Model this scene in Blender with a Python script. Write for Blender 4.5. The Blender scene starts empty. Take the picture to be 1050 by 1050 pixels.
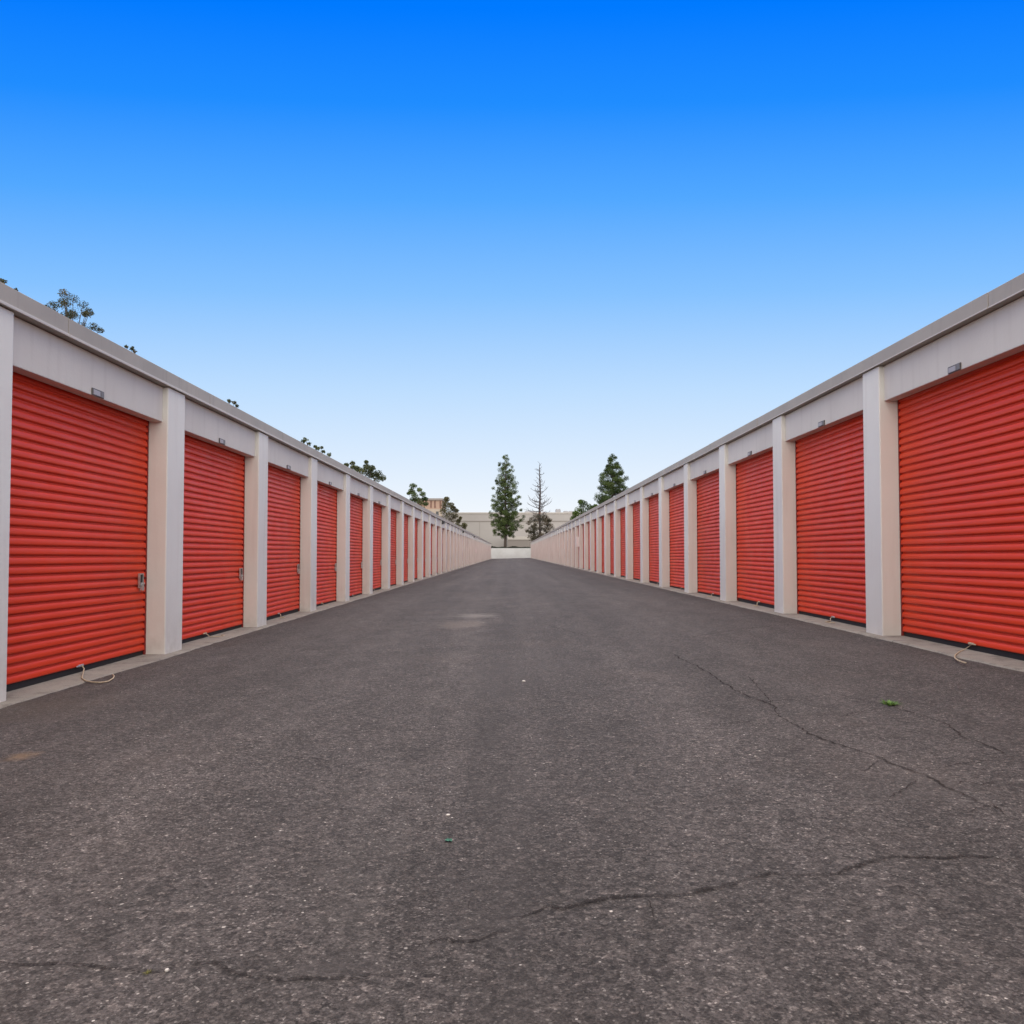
import bpy, math, random
import numpy as np
from mathutils import Vector, Matrix, noise as mnoise

random.seed(7)
rng = np.random.default_rng(7)
S = bpy.context.scene
COL = S.collection
R = math.radians

# ------------------------------------------------------------------ camera
F = 814.0                      # focal length in photo pixels (photo is 1050 wide)
CAM = Vector((0.0, 0.0, 1.06))
TILT = R(1.8)
PPX, PPY = 523.0, 541.8        # principal point in photo pixels
cd = bpy.data.cameras.new('camera')
cam = bpy.data.objects.new('camera', cd)
COL.objects.link(cam)
cam.location = CAM
cam.rotation_euler = (R(90) + TILT, 0, 0)
cd.sensor_width = 36
cd.lens = F / 1050 * 36
cd.shift_x = (525 - PPX) / 1050
cd.shift_y = (PPY - 525) / 1050
cd.clip_start = 0.05
cd.clip_end = 6000
S.camera = cam


def ray(px, py):
    x, y, z = (px - PPX) / F, -(py - PPY) / F, 1.0
    c, s = math.cos(TILT), math.sin(TILT)
    return Vector((x, z * c - y * s, z * s + y * c))


def at(px, py, Y):
    """real point at distance Y seen at photo pixel (px, py)"""
    d = ray(px, py)
    return CAM + d * (Y / d.y)


CROSS = 0.0247                 # the aisle falls gently towards the left row


def ground_z(x):
    return CROSS * (x + 3.6)


def on_ground(px, py, lift=0.0):
    d = ray(px, py)
    # CAM.z + t*d.z = CROSS*(t*d.x+3.6)+lift
    t = (CROSS * 3.6 + lift - 0.012 - CAM.z) / (d.z - CROSS * d.x)
    return CAM + d * t


def on_plane(px, py, z):
    d = ray(px, py)
    return CAM + d * ((z - CAM.z) / d.z)


# ------------------------------------------------------------------ helpers
class MB:
    """collects shapes and links them as ONE mesh object"""

    def __init__(self):
        self.v, self.f, self.m, self.sm, self.col = [], [], [], [], None

    def add(self, verts, faces, mat=0, smooth=False):
        o = len(self.v)
        self.v.extend([tuple(p) for p in verts])
        self.f.extend([tuple(i + o for i in q) for q in faces])
        self.m.extend([mat] * len(faces))
        self.sm.extend([smooth] * len(faces))

    def box(self, x0, x1, y0, y1, z0, z1, mat=0):
        x0, x1 = min(x0, x1), max(x0, x1)
        y0, y1 = min(y0, y1), max(y0, y1)
        v = [(x0, y0, z0), (x1, y0, z0), (x1, y1, z0), (x0, y1, z0),
             (x0, y0, z1), (x1, y0, z1), (x1, y1, z1), (x0, y1, z1)]
        f = [(0, 3, 2, 1), (4, 5, 6, 7), (0, 1, 5, 4), (1, 2, 6, 5), (2, 3, 7, 6), (3, 0, 4, 7)]
        self.add(v, f, mat)

    def tube(self, pts, radii, n=6, mat=0, cap=True):
        pts = [Vector(p) for p in pts]
        if not hasattr(radii, '__len__'):
            radii = [radii] * len(pts)
        vs, fs = [], []
        up = Vector((0.31, 0.17, 0.93)).normalized()
        for i, p in enumerate(pts):
            d = (pts[min(i + 1, len(pts) - 1)] - pts[max(i - 1, 0)])
            d = d.normalized() if d.length > 1e-9 else Vector((0, 0, 1))
            a = d.cross(up)
            if a.length < 1e-3:
                a = d.cross(Vector((1, 0, 0)))
            a.normalize()
            b = d.cross(a)
            for k in range(n):
                t = 2 * math.pi * k / n
                vs.append(p + (a * math.cos(t) + b * math.sin(t)) * radii[i])
        for i in range(len(pts) - 1):
            for k in range(n):
                k2 = (k + 1) % n
                fs.append((i * n + k, i * n + k2, (i + 1) * n + k2, (i + 1) * n + k))
        if cap:
            fs.append(tuple(range(n - 1, -1, -1)))
            fs.append(tuple((len(pts) - 1) * n + k for k in range(n)))
        self.add(vs, fs, mat, True)

    def build(self, name, mats, parent=None, bevel=0.0, seg=2):
        me = bpy.data.meshes.new(name)
        me.from_pydata(self.v, [], self.f)
        if not isinstance(mats, (list, tuple)):
            mats = [mats]
        for m in mats:
            me.materials.append(m)
        me.polygons.foreach_set('material_index', self.m)
        me.polygons.foreach_set('use_smooth', self.sm)
        me.update()
        return link(name, me, parent, bevel, seg)


def link(name, me, parent=None, bevel=0.0, seg=2):
    o = bpy.data.objects.new(name, me)
    COL.objects.link(o)
    if parent is not None:
        o.parent = parent
    if bevel:
        b = o.modifiers.new('bevel', 'BEVEL')
        b.width = bevel
        b.segments = seg
        b.limit_method = 'ANGLE'
        b.harden_normals = False
    return o


def tag(o, label=None, cat=None, group=None, kind=None):
    if label:
        o['label'] = label
    if cat:
        o['category'] = cat
    if group:
        o['group'] = group
    if kind:
        o['kind'] = kind
    return o


def empty(name, loc=(0, 0, 0)):
    o = bpy.data.objects.new(name, None)
    o.location = loc
    COL.objects.link(o)
    return o


# ------------------------------------------------------------------ materials
class NT:
    def __init__(self, name):
        self.mat = bpy.data.materials.new(name)
        self.mat.use_nodes = True
        self.t = self.mat.node_tree
        self.n = self.t.nodes
        self.l = self.t.links
        self.bsdf = self.n['Principled BSDF']
        self.tc = self.n.new('ShaderNodeTexCoord')

    def co(self, scale=(1, 1, 1), src='Object'):
        mp = self.n.new('ShaderNodeMapping')
        mp.inputs['Scale'].default_value = scale
        self.l.new(self.tc.outputs[src], mp.inputs['Vector'])
        return mp.outputs['Vector']

    def world(self, scale=(1, 1, 1)):
        g = self.n.new('ShaderNodeNewGeometry')
        mp = self.n.new('ShaderNodeMapping')
        mp.inputs['Scale'].default_value = scale
        self.l.new(g.outputs['Position'], mp.inputs['Vector'])
        return mp.outputs['Vector']

    def noise(self, vec, scale, detail=4, rough=0.55):
        x = self.n.new('ShaderNodeTexNoise')
        x.inputs['Scale'].default_value = scale
        x.inputs['Detail'].default_value = detail
        x.inputs['Roughness'].default_value = rough
        self.l.new(vec, x.inputs['Vector'])
        return x.outputs['Fac']

    def voro(self, vec, scale, feature='F1', rnd=1.0):
        x = self.n.new('ShaderNodeTexVoronoi')
        x.feature = feature
        x.inputs['Scale'].default_value = scale
        x.inputs['Randomness'].default_value = rnd
        self.l.new(vec, x.inputs['Vector'])
        return x

    def ramp(self, fac, stops, interp='LINEAR'):
        r = self.n.new('ShaderNodeValToRGB')
        r.color_ramp.interpolation = interp
        e = r.color_ramp.elements
        while len(e) < len(stops):
            e.new(0.5)
        for i, (p, c) in enumerate(stops):
            e[i].position = p
            if not hasattr(c, '__len__'):
                c = (c, c, c)
            e[i].color = (*c, 1)
        self.l.new(fac, r.inputs['Fac'])
        return r.outputs['Color']

    def math(self, op, a, b=None, c=None, clamp=False):
        m = self.n.new('ShaderNodeMath')
        m.operation = op
        m.use_clamp = clamp
        for i, x in enumerate((a, b, c)):
            if x is None:
                continue
            if isinstance(x, (int, float)):
                m.inputs[i].default_value = x
            else:
                self.l.new(x, m.inputs[i])
        return m.outputs[0]

    def mix(self, fac, a, b, mode='MIX'):
        m = self.n.new('ShaderNodeMix')
        m.data_type = 'RGBA'
        m.blend_type = mode
        for sock, x in ((m.inputs[0], fac), (m.inputs[6], a), (m.inputs[7], b)):
            if isinstance(x, (int, float)):
                sock.default_value = x
            elif isinstance(x, tuple):
                sock.default_value = (*x, 1)
            else:
                self.l.new(x, sock)
        return m.outputs[2]

    def bump(self, h, strength, dist, normal=None):
        b = self.n.new('ShaderNodeBump')
        b.inputs['Strength'].default_value = strength
        b.inputs['Distance'].default_value = dist
        self.l.new(h, b.inputs['Height'])
        if normal is not None:
            self.l.new(normal, b.inputs['Normal'])
        return b.outputs['Normal']

    def out(self, color=None, rough=0.6, metal=0.0, spec=0.5, normal=None):
        b = self.bsdf
        if color is not None:
            if isinstance(color, tuple):
                b.inputs['Base Color'].default_value = (*color, 1)
            else:
                self.l.new(color, b.inputs['Base Color'])
        if isinstance(rough, (int, float)):
            b.inputs['Roughness'].default_value = rough
        else:
            self.l.new(rough, b.inputs['Roughness'])
        b.inputs['Metallic'].default_value = metal
        b.inputs['Specular IOR Level'].default_value = spec
        if normal is not None:
            self.l.new(normal, b.inputs['Normal'])
        return self.mat


def painted_masonry(name, base, dirt, amount=1.0):
    t = NT(name)
    w = t.world()
    big = t.noise(w, 0.9, 5)
    streak = t.noise(t.world((9, 9, 0.7)), 1.0, 4)
    fine = t.noise(w, 60, 3)
    c = t.mix(t.ramp(big, [(0.35, 0.0), (0.75, 0.35 * amount)]), base, dirt)
    c = t.mix(t.ramp(streak, [(0.52, 0.0), (0.8, 0.4 * amount)]), c, dirt)
    spots = t.voro(w, 3.1)
    sp = t.ramp(spots.outputs['Distance'], [(0.0, 1.0), (0.03, 0.6), (0.045, 0.0)])
    c = t.mix(t.math('MULTIPLY', sp, 0.18 * amount), c, dirt)
    # splash-up dirt near the ground: mottled by noise, a real stain
    geo = t.n.new('ShaderNodeNewGeometry')
    sx = t.n.new('ShaderNodeSeparateXYZ')
    t.l.new(geo.outputs['Position'], sx.inputs[0])
    low = t.ramp(sx.outputs['Z'], [(0.02, 1.0), (0.42, 0.0)])
    nz = t.ramp(t.noise(w, 7, 5), [(0.4, 0.0), (0.7, 1.0)])
    f = t.math('MULTIPLY', t.math('MULTIPLY', low, nz), 0.30 * amount)
    c = t.mix(f, c, (0.30, 0.25, 0.20))
    bh = t.noise(w, 35, 6, 0.65)
    n = t.bump(bh, 0.18, 0.01)
    return t.out(c, 0.62, 0, 0.35, n)


M = {}
M['wall'] = painted_masonry('wall_paint', (0.610, 0.570, 0.515), (0.42, 0.37, 0.33))
M['pillar'] = painted_masonry('pillar_paint', (0.685, 0.668, 0.620), (0.50, 0.45, 0.41))

t = NT('coping_metal')
w = t.world()
c = t.mix(t.ramp(t.noise(w, 1.3, 5), [(0.35, 0.0), (0.7, 1.0)]), (0.360, 0.318, 0.270), (0.300, 0.264, 0.225))
c = t.mix(t.ramp(t.noise(t.world((14, 14, 1.0)), 1, 4), [(0.55, 0.0), (0.85, 0.5)]), c, (0.22, 0.195, 0.175))
M['coping'] = t.out(c, 0.5, 0, 0.4, t.bump(t.noise(t.world((1, 1, 1)), 2.5, 3), 0.12, 0.02))

t = NT('coping_lip_paint')
M['lip'] = t.out((0.50, 0.455, 0.41), 0.45)

t = NT('door_paint')
oi = t.n.new('ShaderNodeObjectInfo')
w = t.world()
hv = t.math('MULTIPLY_ADD', oi.outputs['Random'], 0.10, 0.95)
base = t.mix(t.ramp(t.noise(t.world((1, 1, 1)), 0.8, 4), [(0.3, 0.0), (0.75, 1.0)]), (0.69, 0.049, 0.012), (0.61, 0.041, 0.011))
dust = t.ramp(t.noise(t.world((5, 5, 0.6)), 1, 5), [(0.55, 0.0), (0.85, 0.16)])
base = t.mix(dust, base, (0.42, 0.10, 0.06))
base = t.mix(1.0, base, t.ramp(oi.outputs['Random'], [(0.0, (0.93, 0.93, 0.93)), (1.0, (1.0, 1.0, 1.0))]), 'MULTIPLY')
rg = t.ramp(t.noise(w, 4, 4), [(0.3, 0.36), (0.7, 0.50)])
M['door'] = t.out(base, rg, 0, 0.28, t.bump(t.noise(t.world((0.9, 0.9, 3)), 1.6, 2), 0.10, 0.03))

M['guide'] = NT('guide_paint').out((0.20, 0.016, 0.012), 0.5)
M['rubber'] = NT('black_rubber').out((0.012, 0.011, 0.011), 0.7)
t = NT('galvanised_steel')
M['steel'] = t.out(t.ramp(t.noise(t.co(), 60, 3), [(0.3, (0.42, 0.41, 0.40)), (0.7, (0.62, 0.61, 0.60))]), 0.38, 0.85)
M['dark'] = NT('dark_slot').out((0.015, 0.014, 0.013), 0.6)
t = NT('rope_fibre')
M['rope'] = t.out(t.ramp(t.noise(t.co(), 90, 3), [(0.3, (0.32, 0.25, 0.17)), (0.7, (0.47, 0.38, 0.28))]), 0.9, 0, 0.2)
M['plate_frame'] = NT('plate_frame').out((0.085, 0.075, 0.075), 0.5)
M['plate_face'] = NT('plate_face').out((0.36, 0.33, 0.34), 0.5)
M['plate_side'] = NT('plate_side').out((0.17, 0.155, 0.15), 0.5)

t = NT('concrete')
w = t.world()
c = t.mix(t.ramp(t.noise(w, 1.6, 6), [(0.35, 0.0), (0.7, 1.0)]), (0.245, 0.213, 0.182), (0.175, 0.152, 0.132))
c = t.mix(t.ramp(t.noise(w, 11, 5), [(0.5, 0.0), (0.75, 0.65)]), c, (0.15, 0.13, 0.115))
c = t.mix(t.ramp(t.noise(w, 140, 2), [(0.35, 0.0), (0.75, 0.4)]), c, (0.36, 0.33, 0.29))
c = t.mix(t.ramp(t.noise(w, 4.5, 6, 0.75), [(0.52, 0.0), (0.66, 0.7)]), c, (0.105, 0.085, 0.070))
cj = t.voro(t.world((0.0, 0.34, 0.0)), 1.0, 'DISTANCE_TO_EDGE', 0.4)
c = t.mix(t.ramp(cj.outputs['Distance'], [(0.0, 0.85), (0.004, 0.0)]), c, (0.03, 0.026, 0.024))
M['concrete'] = t.out(c, 0.9, 0, 0.25, t.bump(t.noise(w, 60, 6, 0.7), 0.5, 0.01))

# asphalt ---------------------------------------------------------------
t = NT('asphalt')
w = t.world()
# warp a little so the stones are not perfect cells
v1 = t.voro(w, 165)
v2 = t.voro(w, 78)
v3 = t.voro(w, 30)
sep1 = t.n.new('ShaderNodeSeparateColor'); t.l.new(v1.outputs['Color'], sep1.inputs[0])
sep2 = t.n.new('ShaderNodeSeparateColor'); t.l.new(v2.outputs['Color'], sep2.inputs[0])
sep3 = t.n.new('ShaderNodeSeparateColor'); t.l.new(v3.outputs['Color'], sep3.inputs[0])
stone = t.ramp(sep1.outputs[0], [(0.0, (0.010, 0.008, 0.008)), (0.28, (0.036, 0.030, 0.029)), (0.72, (0.078, 0.068, 0.065)), (0.93, (0.125, 0.110, 0.105)), (1.0, (0.30, 0.275, 0.26))])
binder = t.ramp(t.noise(w, 120, 6, 0.85), [(0.38, (0.008, 0.006, 0.006)), (0.52, (0.066, 0.057, 0.055)), (0.66, (0.150, 0.133, 0.127))])
c = t.mix(0.45, stone, binder)
# sparse pale stones, sizes differ
m2 = t.math('MULTIPLY', t.ramp(sep2.outputs[1], [(0.950, 0.0), (0.958, 1.0)]), t.ramp(v2.outputs['Distance'], [(0.20, 1.0), (0.32, 0.0)]))
c = t.mix(t.math('MULTIPLY', m2, 0.85), c, t.ramp(sep2.outputs[0], [(0.0, (0.20, 0.175, 0.155)), (0.7, (0.36, 0.33, 0.30)), (1.0, (0.62, 0.58, 0.54))]))
m3 = t.math('MULTIPLY', t.ramp(sep3.outputs[1], [(0.965, 0.0), (0.972, 1.0)]), t.ramp(v3.outputs['Distance'], [(0.12, 1.0), (0.19, 0.0)]))
c = t.mix(t.math('MULTIPLY', m3, 0.8), c, (0.46, 0.43, 0.40))
# dark pits
m4 = t.math('MULTIPLY', t.ramp(sep3.outputs[2], [(0.72, 0.0), (0.76, 1.0)]), t.ramp(v3.outputs['Distance'], [(0.12, 1.0), (0.30, 0.0)]))
c = t.mix(t.math('MULTIPLY', m4, 0.65), c, (0.022, 0.018, 0.017))
m5 = t.math('MULTIPLY', t.ramp(sep2.outputs[2], [(0.70, 0.0), (0.74, 1.0)]), t.ramp(v2.outputs['Distance'], [(0.20, 1.0), (0.38, 0.0)]))
c = t.mix(t.math('MULTIPLY', m5, 0.6), c, (0.016, 0.013, 0.012))
# where the surface is sealed the stones hardly show; where it is ravelled they stand out
seal = t.ramp(t.noise(t.world((1, 0.45, 1)), 0.85, 6, 0.65), [(0.42, 0.0), (0.66, 0.30)])
c = t.mix(seal, c, t.ramp(t.noise(w, 130, 4, 0.7), [(0.35, (0.050, 0.043, 0.042)), (0.65, (0.100, 0.088, 0.086))]))
# coarse mottling that still reads some metres away
v4 = t.voro(w, 52)
sep4 = t.n.new('ShaderNodeSeparateColor'); t.l.new(v4.outputs['Color'], sep4.inputs[0])
c = t.mix(1.0, c, t.ramp(sep4.outputs[0], [(0.0, (0.62, 0.61, 0.61)), (0.5, (1.0, 1.0, 1.0)), (0.9, (1.22, 1.21, 1.20)), (1.0, (1.75, 1.72, 1.68))]), 'MULTIPLY')
c = t.mix(1.0, c, t.ramp(t.noise(w, 52, 5, 0.85), [(0.36, (0.55, 0.54, 0.54)), (0.50, (1.0, 1.0, 1.0)), (0.64, (1.42, 1.40, 1.39))]), 'MULTIPLY')
# broad worn and oily patches
big = t.noise(t.world((1, 0.35, 1)), 0.6, 6, 0.6)
c = t.mix(1.0, c, t.ramp(big, [(0.30, (0.80, 0.79, 0.79)), (0.50, (0.96, 0.95, 0.95)), (0.70, (1.12, 1.11, 1.11))]), 'MULTIPLY')
med = t.noise(t.world((1, 0.55, 1)), 3.2, 5, 0.6)
c = t.mix(1.0, c, t.ramp(med, [(0.30, (0.82, 0.82, 0.82)), (0.70, (1.14, 1.14, 1.14))]), 'MULTIPLY')
wear = t.noise(t.world((1.0, 0.6, 1)), 6.5, 7, 0.75)
c = t.mix(1.0, c, t.ramp(wear, [(0.38, (0.87, 0.86, 0.85)), (0.52, (1.0, 1.0, 1.0)), (0.66, (1.11, 1.10, 1.10))]), 'MULTIPLY')
trk = t.noise(t.world((1.6, 0.05, 1)), 1.0, 5, 0.6)
c = t.mix(1.0, c, t.ramp(trk, [(0.32, (0.79, 0.78, 0.78)), (0.68, (1.16, 1.15, 1.15))]), 'MULTIPLY')
warm = t.ramp(t.noise(w, 0.9, 4), [(0.55, 0.0), (0.8, 0.35)])
c = t.mix(t.math('MULTIPLY', warm, 0.6), c, (0.115, 0.086, 0.074))
geo = t.n.new('ShaderNodeNewGeometry')
sx = t.n.new('ShaderNodeSeparateXYZ'); t.l.new(geo.outputs['Position'], sx.inputs[0])


def spot(px, py, rx, ry, soft=0.6, nsc=6.0):
    """a stain: an ellipse in metres on the asphalt with a ragged noise edge"""
    p = on_ground(px, py)
    dx = t.math('MULTIPLY', t.math('SUBTRACT', sx.outputs['X'], p.x), 1 / rx)
    dy = t.math('MULTIPLY', t.math('SUBTRACT', sx.outputs['Y'], p.y), 1 / ry)
    d = t.math('SQRT', t.math('ADD', t.math('MULTIPLY', dx, dx), t.math('MULTIPLY', dy, dy)))
    d = t.math('ADD', d, t.math('MULTIPLY', t.math('SUBTRACT', t.noise(w, nsc, 6, 0.7), 0.5), 1.6))
    return t.ramp(d, [(max(0.0, 1 - soft), 1.0), (1.0, 0.0)])


# worn seam down the middle of the lane, and grit washed against both aprons
xw = t.math('ADD', t.math('ADD', sx.outputs['X'], 0.03), t.math('MULTIPLY', t.math('SUBTRACT', t.noise(t.world((0.5, 0.35, 1)), 1.0, 4), 0.5), 0.9))
seam = t.math('MULTIPLY', t.ramp(t.math('ABSOLUTE', xw), [(0.04, 1.0), (0.26, 0.0)]), t.ramp(t.noise(t.world((2.4, 1.1, 1)), 1.0, 5, 0.7), [(0.40, 0.0), (0.60, 1.0)]))
c = t.mix(t.math('MULTIPLY', seam, 0.58), c, (0.040, 0.034, 0.033))
pale = t.math('MULTIPLY', t.ramp(t.math('ABSOLUTE', t.math('ADD', xw, 0.42)), [(0.02, 1.0), (0.30, 0.0)]), t.ramp(t.noise(t.world((2.0, 0.8, 1)), 1.3, 5, 0.7), [(0.48, 0.0), (0.68, 1.0)]))
c = t.mix(t.math('MULTIPLY', pale, 0.22), c, (0.150, 0.132, 0.124))
edgeL = t.math('MULTIPLY', t.ramp(t.math('ADD', sx.outputs['X'], 3.8), [(0.10, 1.0), (0.75, 0.0)]), t.ramp(t.noise(w, 2.6, 6, 0.7), [(0.42, 0.0), (0.62, 1.0)]))
c = t.mix(t.math('MULTIPLY', edgeL, 0.50), c, (0.085, 0.062, 0.047))
edgeR = t.math('MULTIPLY', t.ramp(t.math('SUBTRACT', 4.05, sx.outputs['X']), [(0.10, 1.0), (0.75, 0.0)]), t.ramp(t.noise(w, 2.9, 6, 0.7), [(0.44, 0.0), (0.64, 1.0)]))
c = t.mix(t.math('MULTIPLY', edgeR, 0.45), c, (0.080, 0.062, 0.050))
c = t.mix(t.math('MULTIPLY', spot(488, 631, 0.42, 0.60, 0.75, 6.0), 0.45), c, (0.205, 0.182, 0.170))
c = t.mix(t.math('MULTIPLY', spot(474, 640, 0.40, 0.8, 0.5, 3.0), 0.40), c, (0.160, 0.130, 0.115))
c = t.mix(t.math('MULTIPLY', spot(22, 775, 0.10, 0.12, 0.9, 16.0), 0.50), c, (0.24, 0.15, 0.085))
c = t.mix(t.math('MULTIPLY', spot(45, 725, 0.55, 0.8, 0.9, 4.0), 0.40), c, (0.085, 0.062, 0.048))
c = t.mix(t.math('MULTIPLY', spot(505, 692, 0.28, 1.6, 0.9, 3.0), 0.40), c, (0.055, 0.047, 0.046))
c = t.mix(t.math('MULTIPLY', spot(560, 680, 0.45, 1.8, 0.9, 2.5), 0.30), c, (0.060, 0.052, 0.051))
c = t.mix(t.math('MULTIPLY', spot(355, 990, 0.20, 0.06, 0.9, 9.0), 0.45), c, (0.045, 0.038, 0.037))
c = t.mix(t.math('MULTIPLY', spot(935, 812, 0.40, 0.25, 0.9, 6.0), 0.35), c, (0.055, 0.046, 0.044))
c = t.mix(t.math('MULTIPLY', spot(440, 590, 0.9, 14, 0.9, 0.8), 0.35), c, (0.060, 0.052, 0.051))
h = t.math('ADD', t.math('MULTIPLY', v1.outputs['Distance'], 0.9), t.noise(w, 180, 5, 0.7))
n = t.bump(h, 0.7, 0.005)
n = t.bump(t.noise(w, 9, 5, 0.6), 0.25, 0.03, n)
M['asphalt'] = t.out(c, 0.88, 0, 0.30, n)

# crack filler: ragged dark line, breaks up with noise
t = NT('asphalt_crack')
uvn = t.n.new('ShaderNodeUVMap')
su = t.n.new('ShaderNodeSeparateXYZ'); t.l.new(uvn.outputs['UV'], su.inputs[0])
w = t.world()
edge = t.math('ABSOLUTE', t.math('SUBTRACT', su.outputs['Y'], 0.5))
e = t.math('ADD', t.math('MULTIPLY', edge, 2.0), t.math('MULTIPLY', t.math('SUBTRACT', t.noise(w, 45, 6, 0.8), 0.5), 3.2))
brk = t.math('MULTIPLY', t.ramp(t.noise(w, 5.0, 4), [(0.30, 0.45), (0.56, 1.0)]), t.ramp(t.noise(w, 130, 3, 0.7), [(0.40, 0.45), (0.52, 1.0)]))
fac = t.math('MULTIPLY', t.ramp(e, [(0.28, 0.85), (0.66, 0.0)]), brk)
tr = t.n.new('ShaderNodeBsdfTransparent')
ms = t.n.new('ShaderNodeMixShader')
t.l.new(fac, ms.inputs[0]); t.l.new(tr.outputs[0], ms.inputs[1]); t.l.new(t.bsdf.outputs[0], ms.inputs[2])
t.l.new(ms.outputs[0], t.n['Material Output'].inputs[0])
M['crack'] = t.out((0.022, 0.018, 0.017), 0.95, 0, 0.1)

t = NT('dry_soil')
w = t.world()
M['soil'] = t.out(t.ramp(t.noise(w, 0.3, 6), [(0.3, (0.12, 0.10, 0.07)), (0.7, (0.20, 0.17, 0.12))]), 0.95)
t = NT('white_block_wall')
w = t.world()
c = t.mix(t.ramp(t.noise(w, 0.5, 6), [(0.4, 0.0), (0.7, 1.0)]), (0.64, 0.635, 0.62), (0.53, 0.52, 0.50))
M['whitewall'] = t.out(c, 0.8, 0, 0.3)
t = NT('warehouse_panels')
w = t.world()
c = t.mix(t.ramp(t.noise(w, 0.12, 5), [(0.35, 0.0), (0.7, 1.0)]), (0.365, 0.342, 0.328), (0.325, 0.304, 0.29))
M['warehouse'] = t.out(c, 0.8, 0, 0.3)
M['warehouse_pale'] = NT('warehouse_pale').out((0.43, 0.40, 0.37), 0.8)
M['warehouse_dark'] = NT('warehouse_dark').out((0.22, 0.195, 0.18), 0.8)
M['terracotta'] = NT('terracotta_render').out((0.40, 0.27, 0.21), 0.85)
M['tanwall'] = NT('tan_render').out((0.42, 0.35, 0.29), 0.85)
M['brown'] = NT('brown_trim').out((0.17, 0.085, 0.065), 0.7)
M['greyroof'] = NT('grey_roof').out((0.27, 0.24, 0.23), 0.7)
M['glass'] = NT('dark_glass').out((0.04, 0.045, 0.05), 0.15)
M['unit'] = NT('rooftop_unit_paint').out((0.36, 0.35, 0.36), 0.6)
M['lamp'] = NT('bronze_lamp').out((0.035, 0.030, 0.028), 0.5)
M['lens'] = NT('lamp_lens').out((0.45, 0.44, 0.40), 0.3)
M['whitebox'] = NT('white_enamel').out((0.70, 0.64, 0.62), 0.45)
M['bark'] = NT('bark')
t = M['bark']
M['bark'] = t.out(t.ramp(t.noise(t.world((3, 3, 0.6)), 3, 5), [(0.3, (0.055, 0.042, 0.035)), (0.7, (0.115, 0.09, 0.075))]), 0.95)
t = NT('dead_bark')
M['deadbark'] = t.out(t.ramp(t.noise(t.world((3, 3, 0.6)), 3, 5), [(0.3, (0.045, 0.036, 0.036)), (0.7, (0.085, 0.068, 0.066))]), 0.95)


def leaf_mat(name, a, b, c):
    t = NT(name)
    at_ = t.n.new('ShaderNodeAttribute')
    at_.attribute_name = 'tone'
    col = t.ramp(at_.outputs['Fac'], [(0.0, a), (0.5, b), (1.0, c)])
    tl = t.n.new('ShaderNodeBsdfTranslucent')
    t.l.new(col, tl.inputs['Color'])
    ms = t.n.new('ShaderNodeMixShader')
    ms.inputs[0].default_value = 0.25
    t.l.new(t.bsdf.outputs[0], ms.inputs[1]); t.l.new(tl.outputs[0], ms.inputs[2])
    t.l.new(ms.outputs[0], t.n['Material Output'].inputs[0])
    return t.out(col, 0.6, 0, 0.3)


M['pine'] = leaf_mat('pine_needles', (0.030, 0.050, 0.014), (0.082, 0.118, 0.034), (0.150, 0.185, 0.058))
M['pinedark'] = leaf_mat('dark_pine_needles', (0.022, 0.040, 0.010), (0.056, 0.088, 0.024), (0.105, 0.145, 0.040))
M['bright'] = leaf_mat('bright_leaves', (0.035, 0.065, 0.010), (0.075, 0.120, 0.018), (0.120, 0.165, 0.030))
M['olive'] = leaf_mat('olive_leaves', (0.034, 0.044, 0.016), (0.072, 0.088, 0.030), (0.125, 0.130, 0.045))
M['rusty'] = leaf_mat('rusty_leaves', (0.055, 0.050, 0.020), (0.090, 0.085, 0.030), (0.130, 0.095, 0.045))
M['brownleaf'] = leaf_mat('browning_needles', (0.045, 0.042, 0.028), (0.085, 0.075, 0.048), (0.150, 0.105, 0.072))
M['deadleaf'] = leaf_mat('dead_needles', (0.19, 0.085, 0.055), (0.26, 0.125, 0.085), (0.33, 0.17, 0.12))
M['sparse'] = leaf_mat('sparse_leaves', (0.028, 0.034, 0.018), (0.062, 0.068, 0.032), (0.120, 0.095, 0.052))
M['shrub'] = leaf_mat('shrub_leaves', (0.010, 0.014, 0.008), (0.022, 0.028, 0.014), (0.045, 0.050, 0.025))
M['weed'] = leaf_mat('weed_blades', (0.050, 0.110, 0.015), (0.090, 0.190, 0.025), (0.150, 0.260, 0.050))
M['moss'] = leaf_mat('dry_weed_blades', (0.13, 0.13, 0.03), (0.20, 0.19, 0.05), (0.28, 0.25, 0.09))

# ------------------------------------------------------------------ the setting
# far ground, one sheet to the horizon
mb = MB()
mb.add([(-3000, -3000, -0.40), (3000, -3000, -0.40), (3000, 3000, -0.40), (-3000, 3000, -0.40)], [(0, 1, 2, 3)])
tag(mb.build('ground', M['soil']), kind='structure')

Y_END = 152.4
WALL_Y = 157.0
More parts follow.
